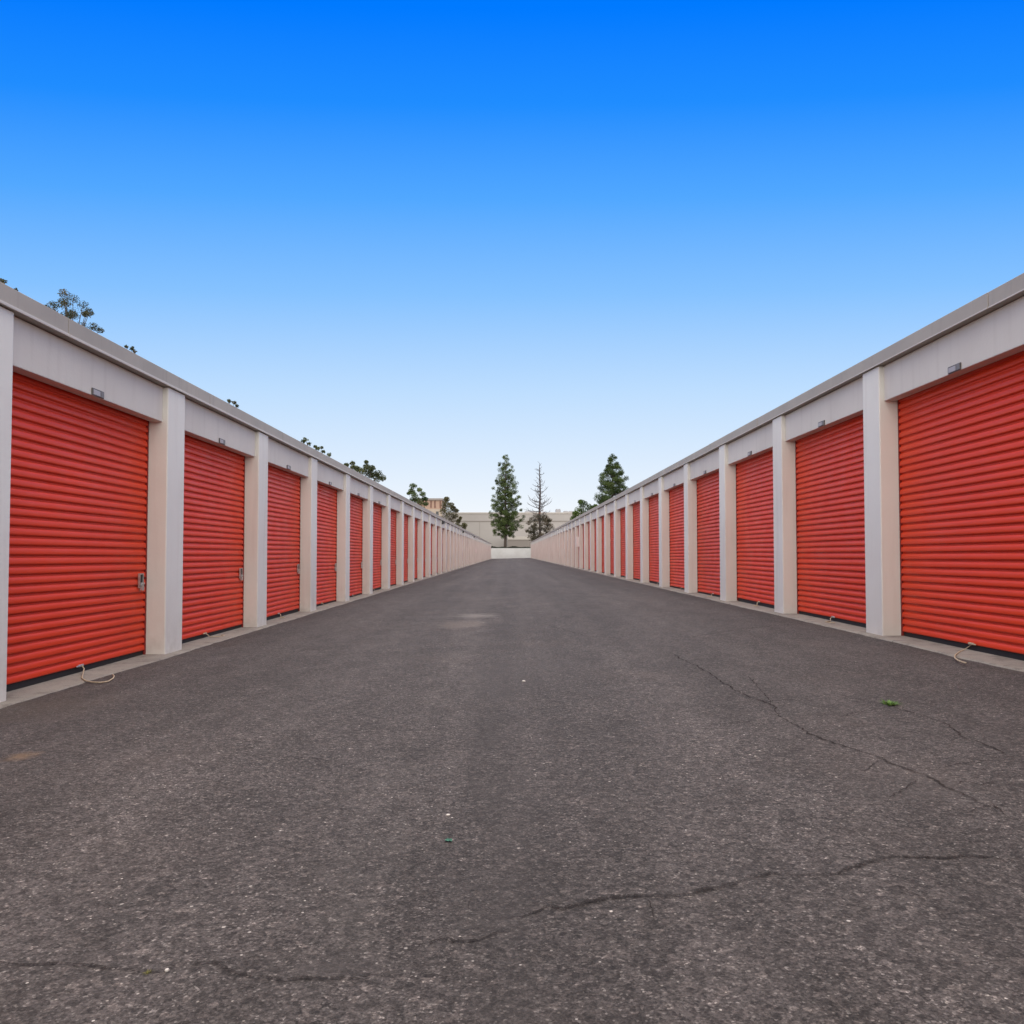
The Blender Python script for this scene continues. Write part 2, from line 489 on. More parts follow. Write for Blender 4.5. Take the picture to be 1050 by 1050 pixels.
# asphalt aisle with a gentle unevenness
xs = np.concatenate([np.linspace(-3.76, 4.16, 45)])
ys = np.concatenate([np.linspace(-9, 14, 140), np.linspace(14.3, 60, 120)[0:], np.linspace(60.8, WALL_Y + 0.02, 90)])
mb = MB()
vv = []
for y in ys:
    for x in xs:
        e = min(1.0, max(0.0, (x + 3.5) / 0.6)) * min(1.0, max(0.0, (3.85 - x) / 0.6))
        u = mnoise.noise(Vector((x * 0.45, y * 0.30, 3.1))) * 0.016 + mnoise.noise(Vector((x * 1.7, y * 1.1, 9.0))) * 0.004
        sag = 0.010 * math.exp(-(x / 0.5) ** 2)
        vv.append((x, y, ground_z(x) - 0.012 + (u - sag) * e))
nx = len(xs)
ff = [(j * nx + i, j * nx + i + 1, (j + 1) * nx + i + 1, (j + 1) * nx + i) for j in range(len(ys) - 1) for i in range(nx - 1)]
mb.add(vv, ff, 0, True)
asphalt = tag(mb.build('asphalt_aisle', M['asphalt']), kind='structure')
# the rest of the yard at the two ends of the aisle
mb = MB()
mb.box(-45, 45, -30, -9.004, -0.3, -0.02)
mb.box(-45, -3.77, Y_END + 0.9, WALL_Y, -0.3, -0.02)
mb.box(4.17, 45, Y_END + 0.9, WALL_Y, -0.3, 0.17)
tag(mb.build('yard_pavement', M['asphalt']), kind='structure')


def aisle_height(x, y):
    e = min(1.0, max(0.0, (x + 3.5) / 0.6)) * min(1.0, max(0.0, (3.85 - x) / 0.6))
    u = mnoise.noise(Vector((x * 0.45, y * 0.30, 3.1))) * 0.016 + mnoise.noise(Vector((x * 1.7, y * 1.1, 9.0))) * 0.004
    sag = 0.010 * math.exp(-(x / 0.5) ** 2)
    return ground_z(x) - 0.012 + (u - sag) * e


# cracks: ragged strips lying on the asphalt
CRACKS = [
    ([(1040, 884), (1018, 880), (985, 878), (935, 881), (905, 880), (880, 890), (850, 897), (820, 901), (790, 898), (755, 905), (730, 912), (700, 921), (660, 920), (627, 921), (605, 926), (578, 933), (562, 929), (540, 934), (522, 939)], 0.019),
    ([(527, 953), (508, 957), (490, 964), (462, 966), (452, 962), (435, 967), (418, 971)], 0.014),
    ([(690, 672), (712, 683), (727, 691), (760, 712), (790, 722), (800, 735), (830, 752), (860, 764), (880, 770), (905, 778), (925, 789), (950, 795), (975, 808), (1000, 820), (1022, 833)], 0.018),
    ([(-6, 984), (40, 988), (65, 986), (90, 990), (110, 994), (150, 997), (172, 996), (190, 990), (220, 987), (240, 992), (262, 1001), (290, 1005), (330, 1003), (370, 1001), (402, 998)], 0.011),
    ([(917, 725), (945, 733), (975, 745), (990, 758), (1020, 768), (1040, 778)], 0.016),
    ([(908, 725), (885, 729), (862, 735)], 0.013),
    ([(760, 717), (785, 720), (815, 717)], 0.010),
    ([(700, 748), (740, 743), (790, 738)], 0.010),
    ([(958, 789), (985, 784), (1010, 781), (1045, 783)], 0.013),
    ([(225, 757), (245, 757), (267, 760)], 0.015),
    ([(280, 773), (310, 774), (346, 779)], 0.012),
    ([(320, 822), (345, 826), (370, 832)], 0.009),
    ([(488, 912), (484, 924), (481, 935)], 0.010),
    ([(985, 835), (1000, 829), (1018, 826), (1040, 842)], 0.012),
    ([(700, 655), (760, 646), (820, 640)], 0.018),
    ([(940, 800), (925, 812), (905, 822)], 0.012),
    ([(402, 999), (425, 1002), (455, 1001), (490, 1004)], 0.010),
    ([(760, 690), (775, 700), (790, 722)], 0.010),
    ([(850, 762), (880, 756), (905, 757), (930, 752)], 0.009),
    ([(975, 808), (990, 802), (1005, 806), (1032, 800)], 0.010),
    ([(905, 778), (890, 790), (868, 797)], 0.008),
    ([(880, 890), (895, 903), (925, 912), (950, 926)], 0.008),
    ([(660, 920), (672, 935), (668, 950)], 0.007),
    ([(560, 640), (600, 652), (645, 656)], 0.012),

]
for ci, (pts, wd) in enumerate(CRACKS):
    rr = random.Random(ci)
    P = [on_ground(*p) for p in pts]
    path = []
    for i in range(len(P) - 1):
        L = (P[i + 1] - P[i]).length
        n_ = max(2, int(L / 0.022))
        for k in range(n_):
            path.append(P[i].lerp(P[i + 1], k / n_))
    path.append(P[-1])
    vs, fs, uv = [], [], []
    for i, p in enumerate(path):
        d = path[min(i + 1, len(path) - 1)] - path[max(i - 1, 0)]
        d.z = 0
        d.normalize()
        nrm = Vector((-d.y, d.x, 0))
        j = mnoise.noise(Vector((p.x * 7, p.y * 7, ci))) * 0.022 + mnoise.noise(Vector((p.x * 22, p.y * 22, ci))) * 0.014 + mnoise.noise(Vector((p.x * 55, p.y * 55, ci))) * 0.006
        wl = wd * (0.90 if ci in (0, 1, 3) else 0.66) * (1.0 + 0.7 * mnoise.noise(Vector((p.x * 6, p.y * 6, ci + 40))))
        endf = min(1, i / 6, (len(path) - 1 - i) / 6) * 0.8 + 0.2
        for s in (-1, 1):
            q = p + nrm * (j + s * wl * endf * 0.9)
            vs.append((q.x, q.y, aisle_height(q.x, q.y) + 0.004))
            uv.append(((i * 0.022), 0.5 + s * 0.5))
        if i:
            fs.append((2 * i - 2, 2 * i - 1, 2 * i + 1, 2 * i))
    mb = MB()
    mb.add(vs, fs, 0, True)
    o = mb.build('crack', M['crack'], asphalt)
    ul = o.data.uv_layers.new(name='UVMap')
    for lp in o.data.loops:
        ul.data[lp.index].uv = uv[lp.vertex_index]

# ------------------------------------------------------------------ the two storage rows
PITCH = 3.05
ORD = ['first', 'second', 'third', 'fourth', 'fifth', 'sixth', 'seventh', 'eighth', 'ninth', 'tenth']


def corrugated_curtain(width, height, seed):
    """roller door curtain in local coords: y along the door, x outward (-), z up; slightly uneven sheet"""
    p = 0.0762
    prof = [(0.000, 0.0000), (0.0085, 0.0000), (0.0098, 0.0120), (0.0128, 0.0185), (0.021, 0.0200), (0.038, 0.0186),
            (0.053, 0.0160), (0.0605, 0.0122), (0.0655, 0.0060), (0.0682, 0.0000)]
    rows = []
    z = 0.0
    while z < height:
        for dz, d in prof:
            rows.append((z + dz, d))
        z += p
    rows.append((z, 0.0))
    n = 14
    vs, fs = [], []
    for (zz, d) in rows:
        slat = int((zz + 1e-6) / p)
        for k in range(n + 1):
            y = width * k / n
            wob = 0.0026 * mnoise.noise(Vector((y * 0.9, slat * 0.35, seed))) + 0.0012 * mnoise.noise(Vector((y * 3.1, slat * 1.7, seed + 5)))
            sag = 0.002 * mnoise.noise(Vector((y * 0.8, slat * 0.9, seed + 11)))
            vs.append((-(d + wob), y, zz + sag))
    for j in range(len(rows) - 1):
        for k in range(n):
            a = j * (n + 1) + k
            fs.append((a, a + n + 1, a + n + 2, a + 1))
    return vs, fs


def storage_row(side, a, zb, z_first_far, n_before, n_after, pw, lintel_z, top_z, cop_h, label, lip):
    """side -1: left row, +1: right row.  u is measured from the pillar face into the building."""
    root = empty('storage_building', (side * (a + 0.3), 0, zb))
    tag(root, label, 'building', 'long storage rows facing each other')
    ox = side * (a + 0.3)

    def X(u):                       # local x in the root frame
        return side * (a + u) - ox

    y0 = z_first_far - n_before * PITCH - pw
    pillars = [z_first_far + k * PITCH for k in range(-n_before, n_after + 1)]   # far edge of each pillar
    yend = pillars[-1]
    DEPTH = 9.0
    # wall: lintels, masonry core, end walls
    mb = MB()
    mb.box(X(0.42), X(DEPTH), y0, yend, -0.5, top_z - 0.02)                       # body of the building
    for k in range(len(pillars) - 1):
        ya, yb = pillars[k], pillars[k + 1] - pw
        mb.box(X(0.056), X(0.185), ya - 0.02, yb + 0.02, lintel_z, top_z - 0.001)
    wall = mb.build('wall', M['wall'], root, 0.006, 2)
    # pillars, each a part
    pm = None
    for k, yf in enumerate(pillars):
        if pm is None:
            m2 = MB()
            m2.box(X(0), X(0.415), -pw, 0, -0.35, top_z)
            o = m2.build('pillar', M['pillar'], root, 0.010, 2)
            pm = o
        else:
            o = pm.copy(); COL.objects.link(o); o.parent = root
        o.location = (random.uniform(-0.004, 0.004), yf, 0)
    # roof
    mb = MB()
    mb.box(X(0.46), X(DEPTH + 0.05), y0 - 0.03, yend + 0.03, top_z - 0.015, top_z + cop_h - 0.03)
    mb.build('roof', M['greyroof'], root)
    # coping: ten-foot lengths of folded metal with open joints
    mb = MB()
    yj = y0 - 0.06
    first = True
    seg_edges = []
    y = (z_first_far + 0.67) - (n_before + 1) * PITCH
    edges = [y0 - 0.06]
    while y < yend + 0.06:
        if y > edges[0] + 0.3:
            edges.append(y)
        y += PITCH
    edges.append(yend + 0.06)
    for ea, eb in zip(edges[:-1], edges[1:]):
        dx = random.uniform(-0.0025, 0.0025)
        dz = random.uniform(-0.002, 0.002)
        mb.box(X(-0.018) + dx, X(0.44), ea + 0.003, eb - 0.003, top_z + 0.004 + dz, top_z + cop_h + dz)
        if lip:
            mb.box(X(-0.030) + dx, X(-0.0182) + dx, ea + 0.003, eb - 0.003, top_z + 0.002 + dz, top_z + 0.026 + dz, 1)
        else:
            mb.box(X(-0.025) + dx, X(-0.0182) + dx, ea + 0.003, eb - 0.003, top_z + 0.002 + dz, top_z + 0.014 + dz, 1)
    mb.box(X(-0.008), X(0.43), y0 - 0.05, yend + 0.05, top_z + 0.012, top_z + cop_h - 0.012)   # backing behind the joints
    mb.build('coping', [M['coping'], M['lip']], root, 0.004, 2)

    # ---------------- doors
    ow = PITCH - pw
    DU = 0.222
    meshes = []
    for sd in range(4):
        vs, fs = corrugated_curtain(ow - 0.03, lintel_z + 0.12, sd * 7.3 + (0 if side < 0 else 50))
        b = MB()
        # local frame of the door: origin at its near bottom corner, outward is -x*side
        b.add([(v[0] * side, v[1], v[2]) for v in vs], fs, 0, True)
        me = bpy.data.meshes.new('roller_door')
        me.from_pydata(b.v, [], b.f)
        me.materials.append(M['door'])
        me.polygons.foreach_set('use_smooth', [True] * len(b.f))
        me.update()
        meshes.append(me)
    # shared sub-part meshes (door frame of reference)
    sealb = MB()
    sealb.box(side * -0.004, side * 0.05, 0.0, ow - 0.03, -0.05, 0.012)
    steelb = MB()
    guides = []
    for yy in (-0.0145, ow - 0.03 - 0.012):
        guideb = MB()
        guideb.box(-side * 0.023, side * 0.10, yy, yy + 0.0265, -0.04, lintel_z + 0.1)
        guides.append(guideb)
    latch_y = ow - 0.03 - 0.145 if side < 0 else 0.145
    lb = MB()
    ly = latch_y
    xo = -side * 0.023
    lb.box(xo, xo - side * 0.006, ly - 0.044, ly + 0.044, 0.665, 0.815, 0)            # backing plate
    lb.box(xo - side * 0.006, xo - side * 0.020, ly - 0.044, ly - 0.034, 0.665, 0.815, 0)  # folded rims
    lb.box(xo - side * 0.006, xo - side * 0.020, ly + 0.034, ly + 0.044, 0.665, 0.815, 0)
    lb.box(xo - side * 0.006, xo - side * 0.020, ly - 0.034, ly + 0.034, 0.804, 0.815, 0)
    lb.box(xo - side * 0.0062, xo - side * 0.009, ly - 0.032, ly + 0.032, 0.715, 0.800, 1)  # dark slot
    lb.box(xo - side * 0.009, xo - side * 0.024, ly - 0.015, ly + 0.055, 0.700, 0.720, 0)   # slide bolt
    lb.box(xo - side * 0.012, xo - side * 0.036, ly - 0.022, ly + 0.022, 0.640, 0.690, 0)   # padlock body
    sh = [(xo - side * 0.024, ly + 0.014 * math.cos(q), 0.690 + 0.026 * math.sin(q)) for q in [math.pi * i / 8 for i in range(9)]]
    lb.tube(sh, 0.004, 6, 0)
    protos = None
    for k in range(len(pillars) - 1):
        ya = pillars[k]
        idx = k - n_before                      # 0 = first door fully in view
        d = link('roller_door', meshes[(k * 3 + 1) % 4], root)
        gap = [0.045, 0.040, 0.035, 0.050, 0.042][k % 5]
        d.location = (X(DU), ya + 0.015, gap)
        tilt = [0.35, 0.22, -0.1, 0.28, 0.1, -0.2][k % 6]
        d.rotation_euler = (R(-tilt * 1.0), 0, 0)
        if protos is None:
            seal = sealb.build('bottom_seal', M['rubber'], d)
            g1, g2 = [g_.build('guide_track', M['guide'], d) for g_ in guides]
            latch = lb.build('latch', [M['steel'], M['dark']], d)
            protos = (seal, g1, g2, latch)
        else:
            for p in protos:
                c_ = p.copy(); COL.objects.link(c_); c_.parent = d
        # pull rope with its little bracket
        if -1 <= idx <= 14:
            rb = MB()
            cy = ow * 0.5 - 0.10
            f = -side
            rr = random.Random(100 * side + k)
            if side < 0 and idx == 0:
                pts = [on_plane(px, py, 0.008 + zb) for px, py in ((84, 695), (88, 697.5), (95, 699), (103, 699.3), (111, 698.2), (116, 695), (117, 692.5), (115.5, 691))]
                pts = [(p.x - ox - d.location.x, p.y - d.location.y, p.z - zb - d.location.z) for p in pts]
                cy = -(a + 0.20) / ((85 - PPX) / F) - d.location.y
                pts = [(f * 0.03, cy, 0.02), (f * 0.05, cy + 0.005, -0.012)] + pts
            elif side > 0 and idx == -1:
                pts = [on_plane(px, py, 0.008 + zb) for px, py in ((990, 664.5), (984, 667.5), (979.5, 671), (979, 674), (982, 676.5), (987, 678.5), (990.5, 679.3))]
                pts = [(p.x - ox - d.location.x, p.y - d.location.y, p.z - zb - d.location.z) for p in pts]
                cy = (a + 0.20) / ((994 - PPX) / F) - d.location.y
                pts = [(f * 0.02, cy - 0.02, 0.02)] + pts
            else:
                cy += rr.uniform(-0.15, 0.15)
                L = rr.uniform(0.10, 0.20)
                s2 = rr.choice((-1, 1))
                pts = [(f * 0.02, cy, 0.022), (f * 0.05, cy + 0.01, 0.0), (f * 0.07, cy + s2 * 0.04, -gap + 0.010),
                       (f * (0.10 + L * 0.4), cy + s2 * L * 0.7, -gap + 0.008), (f * (0.08 + L * 0.5), cy + s2 * L * 1.3, -gap + 0.008),
                       (f * (0.06 + L * 0.3), cy + s2 * L * 1.6, -gap + 0.009)]
            rb.tube(pts, 0.0062, 6)
            rb.build('pull_rope', M['rope'], d)
            kb = MB()
            kb.box(f * 0.014, f * 0.030, cy - 0.04, cy + 0.04, 0.008, 0.028)
            kb.box(f * 0.030, f * 0.036, cy - 0.09, cy - 0.02, 0.011, 0.024)
            kb.build('rope_bracket', M['rope'] if idx % 2 else M['steel'], d, 0.003, 1)
    # apron: cast concrete sill in front of the doors, ragged outer edge, setting
    mb = MB()
    n = 500
    yy = np.concatenate([np.linspace(y0 - 0.3, 25, 300), np.linspace(25.3, yend + 0.5, 200)])
    vs, fs = [], []
    for y in yy:
        e = -0.110 + 0.040 * mnoise.noise(Vector((y * 0.8, side * 3, 0))) + 0.022 * mnoise.noise(Vector((y * 5, side * 3, 1)))
        zt = 0.004 * mnoise.noise(Vector((y * 0.5, side, 5)))
        for u, z in ((e - 0.02, -0.06 + (0 if side < 0 else 0.0)), (e, zt - 0.006), (e + 0.02, zt), (0.45, zt + 0.004)):
            vs.append((side * (a + u), y, zb + z))
    m_ = 4
    for j in range(len(yy) - 1):
        for i in range(m_ - 1):
            q = (j * m_ + i, j * m_ + i + 1, (j + 1) * m_ + i + 1, (j + 1) * m_ + i)
            fs.append(q if side < 0 else q[::-1])
    mb.add(vs, [f_[::-1] for f_ in fs], 0, True)
    tag(mb.build('concrete_apron', M['concrete']), kind='structure')

    # number plates over the doors: things of their own
    word = 'left' if side < 0 else 'right'
    cnt = 0
    src = None
    for k in range(len(pillars) - 1):
        idx = k - n_before
        if not ((0 if side < 0 else -1) <= idx <= 5):
            continue
        yc = (pillars[k] + pillars[k + 1] - pw) / 2 - 0.03
        r_ = empty('unit_plate', (side * (a + 0.056), yc, zb + lintel_z))
        f = -side
        if src is None:
            b = MB()
            b.box(f * 0.001, f * 0.012, -0.100, 0.100, 0.003, 0.066)
            fr = b.build('frame', M['plate_frame'], r_, 0.002, 1)
            b = MB()
            b.box(f * 0.0123, f * 0.015, side * 0.085, side * -0.030, 0.011, 0.055)
            fc = b.build('face', M['plate_face'], r_)
            b = MB()
            b.box(f * 0.0123, f * 0.015, side * -0.042, side * -0.094, 0.008, 0.060)
            sd_ = b.build('holder', M['plate_side'], r_)
            src = (fr, fc, sd_)
        else:
            for p in src:
                q = p.copy(); COL.objects.link(q); q.parent = r_
        tag(r_, 'small dark framed plate over the %s red door from the camera in the %s row' % (ORD[cnt], word), 'sign', 'plates above the red doors')
        cnt += 1
    return root


storage_row(-1, 3.622, 0.0, 5.755, 3, 48, 0.44, 2.45, 2.822, 0.158,
            'long white storage row on the left, red doors with steel latches, taupe coping with joints', True)
storage_row(1, 3.945, 0.187, 8.84, 4, 47, 0.395, 2.50, 2.88, 0.14,
            'long white storage row on the right, narrow grey coping, red doors seen without latches', False)


# wall lamps under the left coping
def wall_lamp(Y, label):
    r_ = empty('wall_lamp', (-3.622, Y, 2.60))
    b = MB()
    b.add([(0.002, -0.11, 0.0), (0.002, 0.11, 0.0), (0.002, 0.11, 0.20), (0.002, -0.11, 0.20),
           (0.15, -0.10, 0.05), (0.15, 0.10, 0.05), (0.10, 0.10, 0.19), (0.10, -0.10, 0.19)],
          [(0, 1, 2, 3), (4, 7, 6, 5), (0, 4, 5, 1), (3, 2, 6, 7), (0, 3, 7, 4), (1, 5, 6, 2)])
    b.build('housing', M['lamp'], r_, 0.008, 2)
    b = MB()
    b.box(0.03, 0.12, -0.08, 0.08, -0.012, 0.012)
    b.build('lens', M['lens'], r_)
    tag(r_, label, 'lamp', 'dark lamps under the left coping')


PL = lambda k: 5.76 + 3.05 * k - 0.22
wall_lamp(PL(12), 'dark wall lamp under the left coping, nearest of the three')
wall_lamp(PL(18), 'dark wall lamp under the left coping, middle of the three')
wall_lamp(PL(24), 'dark wall lamp under the left coping, farthest of the three')


def wall_box(x, dirx, Y, z, w_, h_, d_, label):
    r_ = empty('utility_box', (x, Y, z))
    b = MB()
    b.box(dirx * 0.001, dirx * d_, -w_ / 2, w_ / 2, -h_ / 2, h_ / 2)
    b.build('case', M['whitebox'], r_, 0.01, 2)
    b = MB()
    b.box(dirx * (d_ + 0.001), dirx * (d_ + 0.012), -w_ / 2 + 0.03, w_ / 2 - 0.03, -h_ / 2 + 0.03, h_ / 2 - 0.03)
    b.build('lid', M['whitebox'], r_, 0.004, 1)
    tag(r_, label, 'box')


wall_box(3.945, -1, 8.84 + 3.05 * 12 - 0.2, 1.72, 0.30, 0.56, 0.17, 'pale upright box on a right-hand pillar far down the aisle')
wall_box(-3.622, 1, 5.76 + 3.05 * 25 - 0.2, 1.32, 0.34, 0.38, 0.15, 'small white box on a left-hand pillar near the end of the aisle')

# ------------------------------------------------------------------ end of the aisle
root = empty('boundary_wall', (0, WALL_Y, 0))
tag(root, 'low white block wall closing the far end of the aisle', 'wall')
b = MB()
b.box(-70, 70, 0, 0.3, -0.4, 2.02)
b.build('block_wall', M['whitewall'], root)
b = MB()
b.box(-70, 70, -0.03, 0.33, 2.022, 2.10)
b.build('cap', M['whitewall'], root)
# raised bed behind the wall
b = MB()
b.box(-400, 400, WALL_Y + 0.31, 900, -0.39, 1.98)
tag(b.build('planting_bed', M['soil']), kind='structure')


def leaves(mb_pts, size, aspect, rnd, tones, droop=0.0):
    """quads at the given points with random directions"""
    n = len(mb_pts)
    P = np.asarray(mb_pts)
    d = rnd.normal(size=(n, 3)); d[:, 2] -= droop
    d /= np.linalg.norm(d, axis=1)[:, None]
    e = rnd.normal(size=(n, 3))
    e = np.cross(d, e); e /= np.linalg.norm(e, axis=1)[:, None]
    s = size * rnd.uniform(0.6, 1.4, size=(n, 1))
    a = d * s * 0.5
    b_ = e * s * aspect * 0.5
    V = np.stack([P - a, P + b_ - a * 0.1, P + a, P - b_ - a * 0.1], axis=1).reshape(-1, 3)
    return V, tones


def leaf_object(name, V, tones, mat, parent=None):
    n = len(V) // 4
    me = bpy.data.meshes.new(name)
    me.vertices.add(n * 4)
    me.vertices.foreach_set('co', np.ascontiguousarray(V, dtype=np.float32).ravel())
    me.loops.add(n * 4)
    me.loops.foreach_set('vertex_index', np.arange(n * 4, dtype=np.int32))
    me.polygons.add(n)
    me.polygons.foreach_set('loop_start', np.arange(0, n * 4, 4, dtype=np.int32))
    me.update(calc_edges=True)
    at_ = me.attributes.new('tone', 'FLOAT', 'POINT')
    at_.data.foreach_set('value', np.repeat(np.asarray(tones, dtype=np.float32), 4))
    me.materials.append(mat)
    me.validate()
    return link(name, me, parent)


def clump_points(centres, radii, per, rnd):
    pts, tones = [], []
    for c_, r_ in zip(centres, radii):
        n = max(6, int(per * rnd.uniform(0.7, 1.3)))
        q = rnd.normal(size=(n, 3))
        q /= np.linalg.norm(q, axis=1)[:, None]
        q *= (rnd.uniform(0, 1, size=(n, 1)) ** 0.45) * r_
        q[:, 2] *= 0.8
        pts.append(q + np.asarray(c_))
        tones.append(np.clip(rnd.normal(0.45, 0.2) + rnd.normal(0, 0.16, size=n), 0, 1))
    return np.concatenate(pts), np.concatenate(tones)


# dark low planting along the top of the wall
rnd = np.random.default_rng(3)
pts = np.stack([rnd.uniform(-12, 12, 9000), rnd.uniform(WALL_Y + 0.35, WALL_Y + 1.5, 9000), np.zeros(9000)], axis=1)
hgt = 0.34 + 0.14 * np.sin(pts[:, 0] * 2.1) * np.sin(pts[:, 0] * 0.7 + 1)
pts[:, 2] = 1.99 + rnd.uniform(0, 1, 9000) ** 0.8 * hgt
V, T = leaves(pts, 0.20, 0.6, rnd, rnd.uniform(0, 1, 9000))
tag(leaf_object('ground_cover', V, T, M['shrub']), kind='stuff')


# ------------------------------------------------------------------ trees
def conifer(name, label, px, top_py, Y, base_z, prof, seed, mat, group, tuft_r=0.55, per=46, density=1.0, leaf=0.26, crown_low=4.5):
    """prof: list of (height above base as fraction of total, half width in metres)"""
    rnd = np.random.default_rng(seed)
    top = at(px, top_py, Y)
    H = top.z - base_z
    root = empty(name, (top.x, Y, base_z))
    tag(root, label, 'tree', group)
    tr = MB()
    nseg = 14
    tp = [(0.12 * math.sin(i * 0.7 + seed), 0.1 * math.cos(i * 0.9), -0.3 + (H * 0.97 + 0.3) * i / nseg) for i in range(nseg + 1)]
    tr.tube(tp, [0.27 * (1 - i / nseg) ** 0.8 * (H / 19) + 0.03 for i in range(nseg + 1)], 8)
    cs, rs = [], []
    hf = [p[0] for p in prof]
    hw = [p[1] for p in prof]
    z = hf[0] * H
    ang = rnd.uniform(0, 6.28)
    while z < H * 0.985:
        w_ = float(np.interp(z / H, hf, hw))
        nb = max(2, int(round((3.0 + w_ * 1.5) * density)))
        for i in range(nb):
            ang += 2.399 + rnd.uniform(-0.4, 0.4)
            L = w_ * rnd.uniform(0.62, 1.08)
            rise = L * rnd.uniform(0.12, 0.5)
            p0 = Vector((0, 0, z - rise * 0.4))
            p1 = Vector((math.cos(ang) * L, math.sin(ang) * L, z + rise * 0.6))
            pm_ = p0.lerp(p1, 0.55) + Vector((0, 0, -0.10 * L))
            if L > 0.5:
                tr.tube([p0, pm_, p1], [0.035 + 0.014 * L, 0.025 + 0.006 * L, 0.012], 5)
            nt = 1 + int(L / (tuft_r * 1.25))
            for q in range(nt):
                f = 1 - q / max(nt, 1) * 0.85
                if q and rnd.uniform() < 0.22:
                    continue
                base = p0.lerp(pm_, f / 0.55) if f < 0.55 else pm_.lerp(p1, (f - 0.55) / 0.45)
                jit = rnd.normal(0, 0.22 * tuft_r / 0.5, 3)
                rr_ = tuft_r * rnd.uniform(0.65, 1.2) * (0.6 + 0.4 * min(1, w_ / 1.5))
                cs.append((base.x + jit[0], base.y + jit[1], base.z + jit[2] + 0.1))
                rs.append(rr_)
        z += tuft_r * rnd.uniform(1.1, 1.7)
    cs.append((tp[-1][0], tp[-1][1], H - 0.25 * tuft_r * 2)); rs.append(tuft_r * 0.8)
    tr.build('trunk', M['bark'], root)
    pts, tones = clump_points(cs, rs, per, rnd)
    V, T = leaves(pts, leaf, 0.42, rnd, tones)
    leaf_object('crown', V, T, mat, root)
    return root


conifer('pine_tree', 'tall green pine with full crown and bare lower trunk behind the white end wall', 518.5, 466, 163.5, 1.98,
        [(0.145, 2.4), (0.20, 3.2), (0.34, 3.5), (0.45, 3.15), (0.58, 2.6), (0.70, 2.1), (0.80, 1.6), (0.88, 1.05), (0.95, 0.6), (1.0, 0.3)],
        11, M['pine'], None, 0.56, 120, 0.95, 0.20)

conifer('pine_tree', 'dense dark pine rising behind the right row, taller than the bright tree beside it', 628, 469, 112, -0.39,
        [(0.25, 2.6), (0.45, 2.7), (0.62, 2.25), (0.75, 1.85), (0.86, 1.2), (0.94, 0.62), (1.0, 0.25)],
        23, M['pinedark'], None, 0.56, 190, 1.5, 0.16)

# the half dead tree
Yd = 162.0
top = at(553.5, 473, Yd)
root = empty('dead_pine', (top.x, Yd, 1.98))
tag(root, 'half dead pine, bare branched top over a browning lower crown, beside the green pine', 'tree')
H = top.z - 1.98
rnd = np.random.default_rng(5)
tr = MB()
tr.tube([(0.08 * math.sin(i * 0.8), 0.05 * math.cos(i), -0.3 + (H * 0.955 + 0.3) * i / 14) for i in range(15)], [0.24 * (1 - i / 14) ** 0.65 + 0.05 for i in range(15)], 8)
tr.tube([(0.05, 0, H * 0.95), (-0.15, 0.1, H * 0.985), (-0.45, 0.1, H * 1.0)], [0.05, 0.03, 0.02], 4)
tr.tube([(0.05, 0, H * 0.95), (0.2, -0.1, H * 0.97), (0.4, -0.1, H * 0.975)], [0.05, 0.03, 0.02], 4)
ang = 0.3
for i in range(58):
    f = 0.37 + 0.56 * (i / 57) ** 1.05 + rnd.uniform(-0.012, 0.012)
    z = H * f
    L = (3.1 * max(0.0, 1 - ((f - 0.37) / 0.63)) ** 0.85 + 0.2) * (rnd.uniform(0.8, 1.2) if rnd.uniform() < 0.6 else rnd.uniform(0.3, 0.7))
    ang += 2.399 + rnd.uniform(-0.9, 0.9)
    up = rnd.uniform(0.15, 0.85)
    p0 = Vector((0, 0, z))
    path = [p0]
    dirn = Vector((math.cos(ang), math.sin(ang), rnd.uniform(-0.05, 0.25)))
    for q in range(5):
        path.append(path[-1] + dirn * (L / 5))
        dirn = (dirn + Vector((rnd.normal(0, 0.16), rnd.normal(0, 0.16), up * 0.30))).normalized()
    tr.tube(path, [0.075 * (1 - q / 5.6) * (0.55 + 0.15 * L) + 0.012 for q in range(6)], 4)
    for q in range(int(2 + L * 1.6)):
        g = int(rnd.integers(1, 5))
        s0 = path[g].lerp(path[g + 1], rnd.uniform())
        tw = (dirn * 0.5 + Vector((rnd.normal(0, 0.6), rnd.normal(0, 0.6), rnd.uniform(0.1, 0.9)))).normalized() * L * rnd.uniform(0.12, 0.38)
        s1 = s0 + tw * 0.5
        s2 = s1 + (tw * 0.5 + Vector((rnd.normal(0, 0.07), rnd.normal(0, 0.07), 0.06)))
        tr.tube([s0, s1, s2], [0.030, 0.022, 0.012], 4)
tr.build('trunk', M['deadbark'], root)
cs, rs = [], []
for i in range(130):
    z = rnd.uniform(1.2, 6.8)
    w_ = float(np.interp(z, [1.2, 2.6, 4.3, 5.8, 6.8], [1.7, 2.8, 2.8, 2.2, 1.0]))
    a_ = rnd.uniform(0, 6.28)
    L = w_ * math.sqrt(rnd.uniform(0.12, 1))
    cs.append((math.cos(a_) * L, math.sin(a_) * L, z)); rs.append(rnd.uniform(0.4, 0.7))
pts, tones = clump_points(cs, rs, 75, rnd)
V, T = leaves(pts, 0.24, 0.45, rnd, tones)
leaf_object('crown', V, T, M['brownleaf'], root)
cs = [(rnd.normal(0.25, 0.6), rnd.normal(0, 0.5), rnd.uniform(6.2, 8.0)) for _ in range(11)]
pts, tones = clump_points(cs, [0.34] * 11, 22, rnd)
V, T = leaves(pts, 0.2, 0.4, rnd, tones)
o = leaf_object('dead_foliage', V, T, M['deadleaf'], root)
o['label'] = 'rust red dead needles below the bare top'


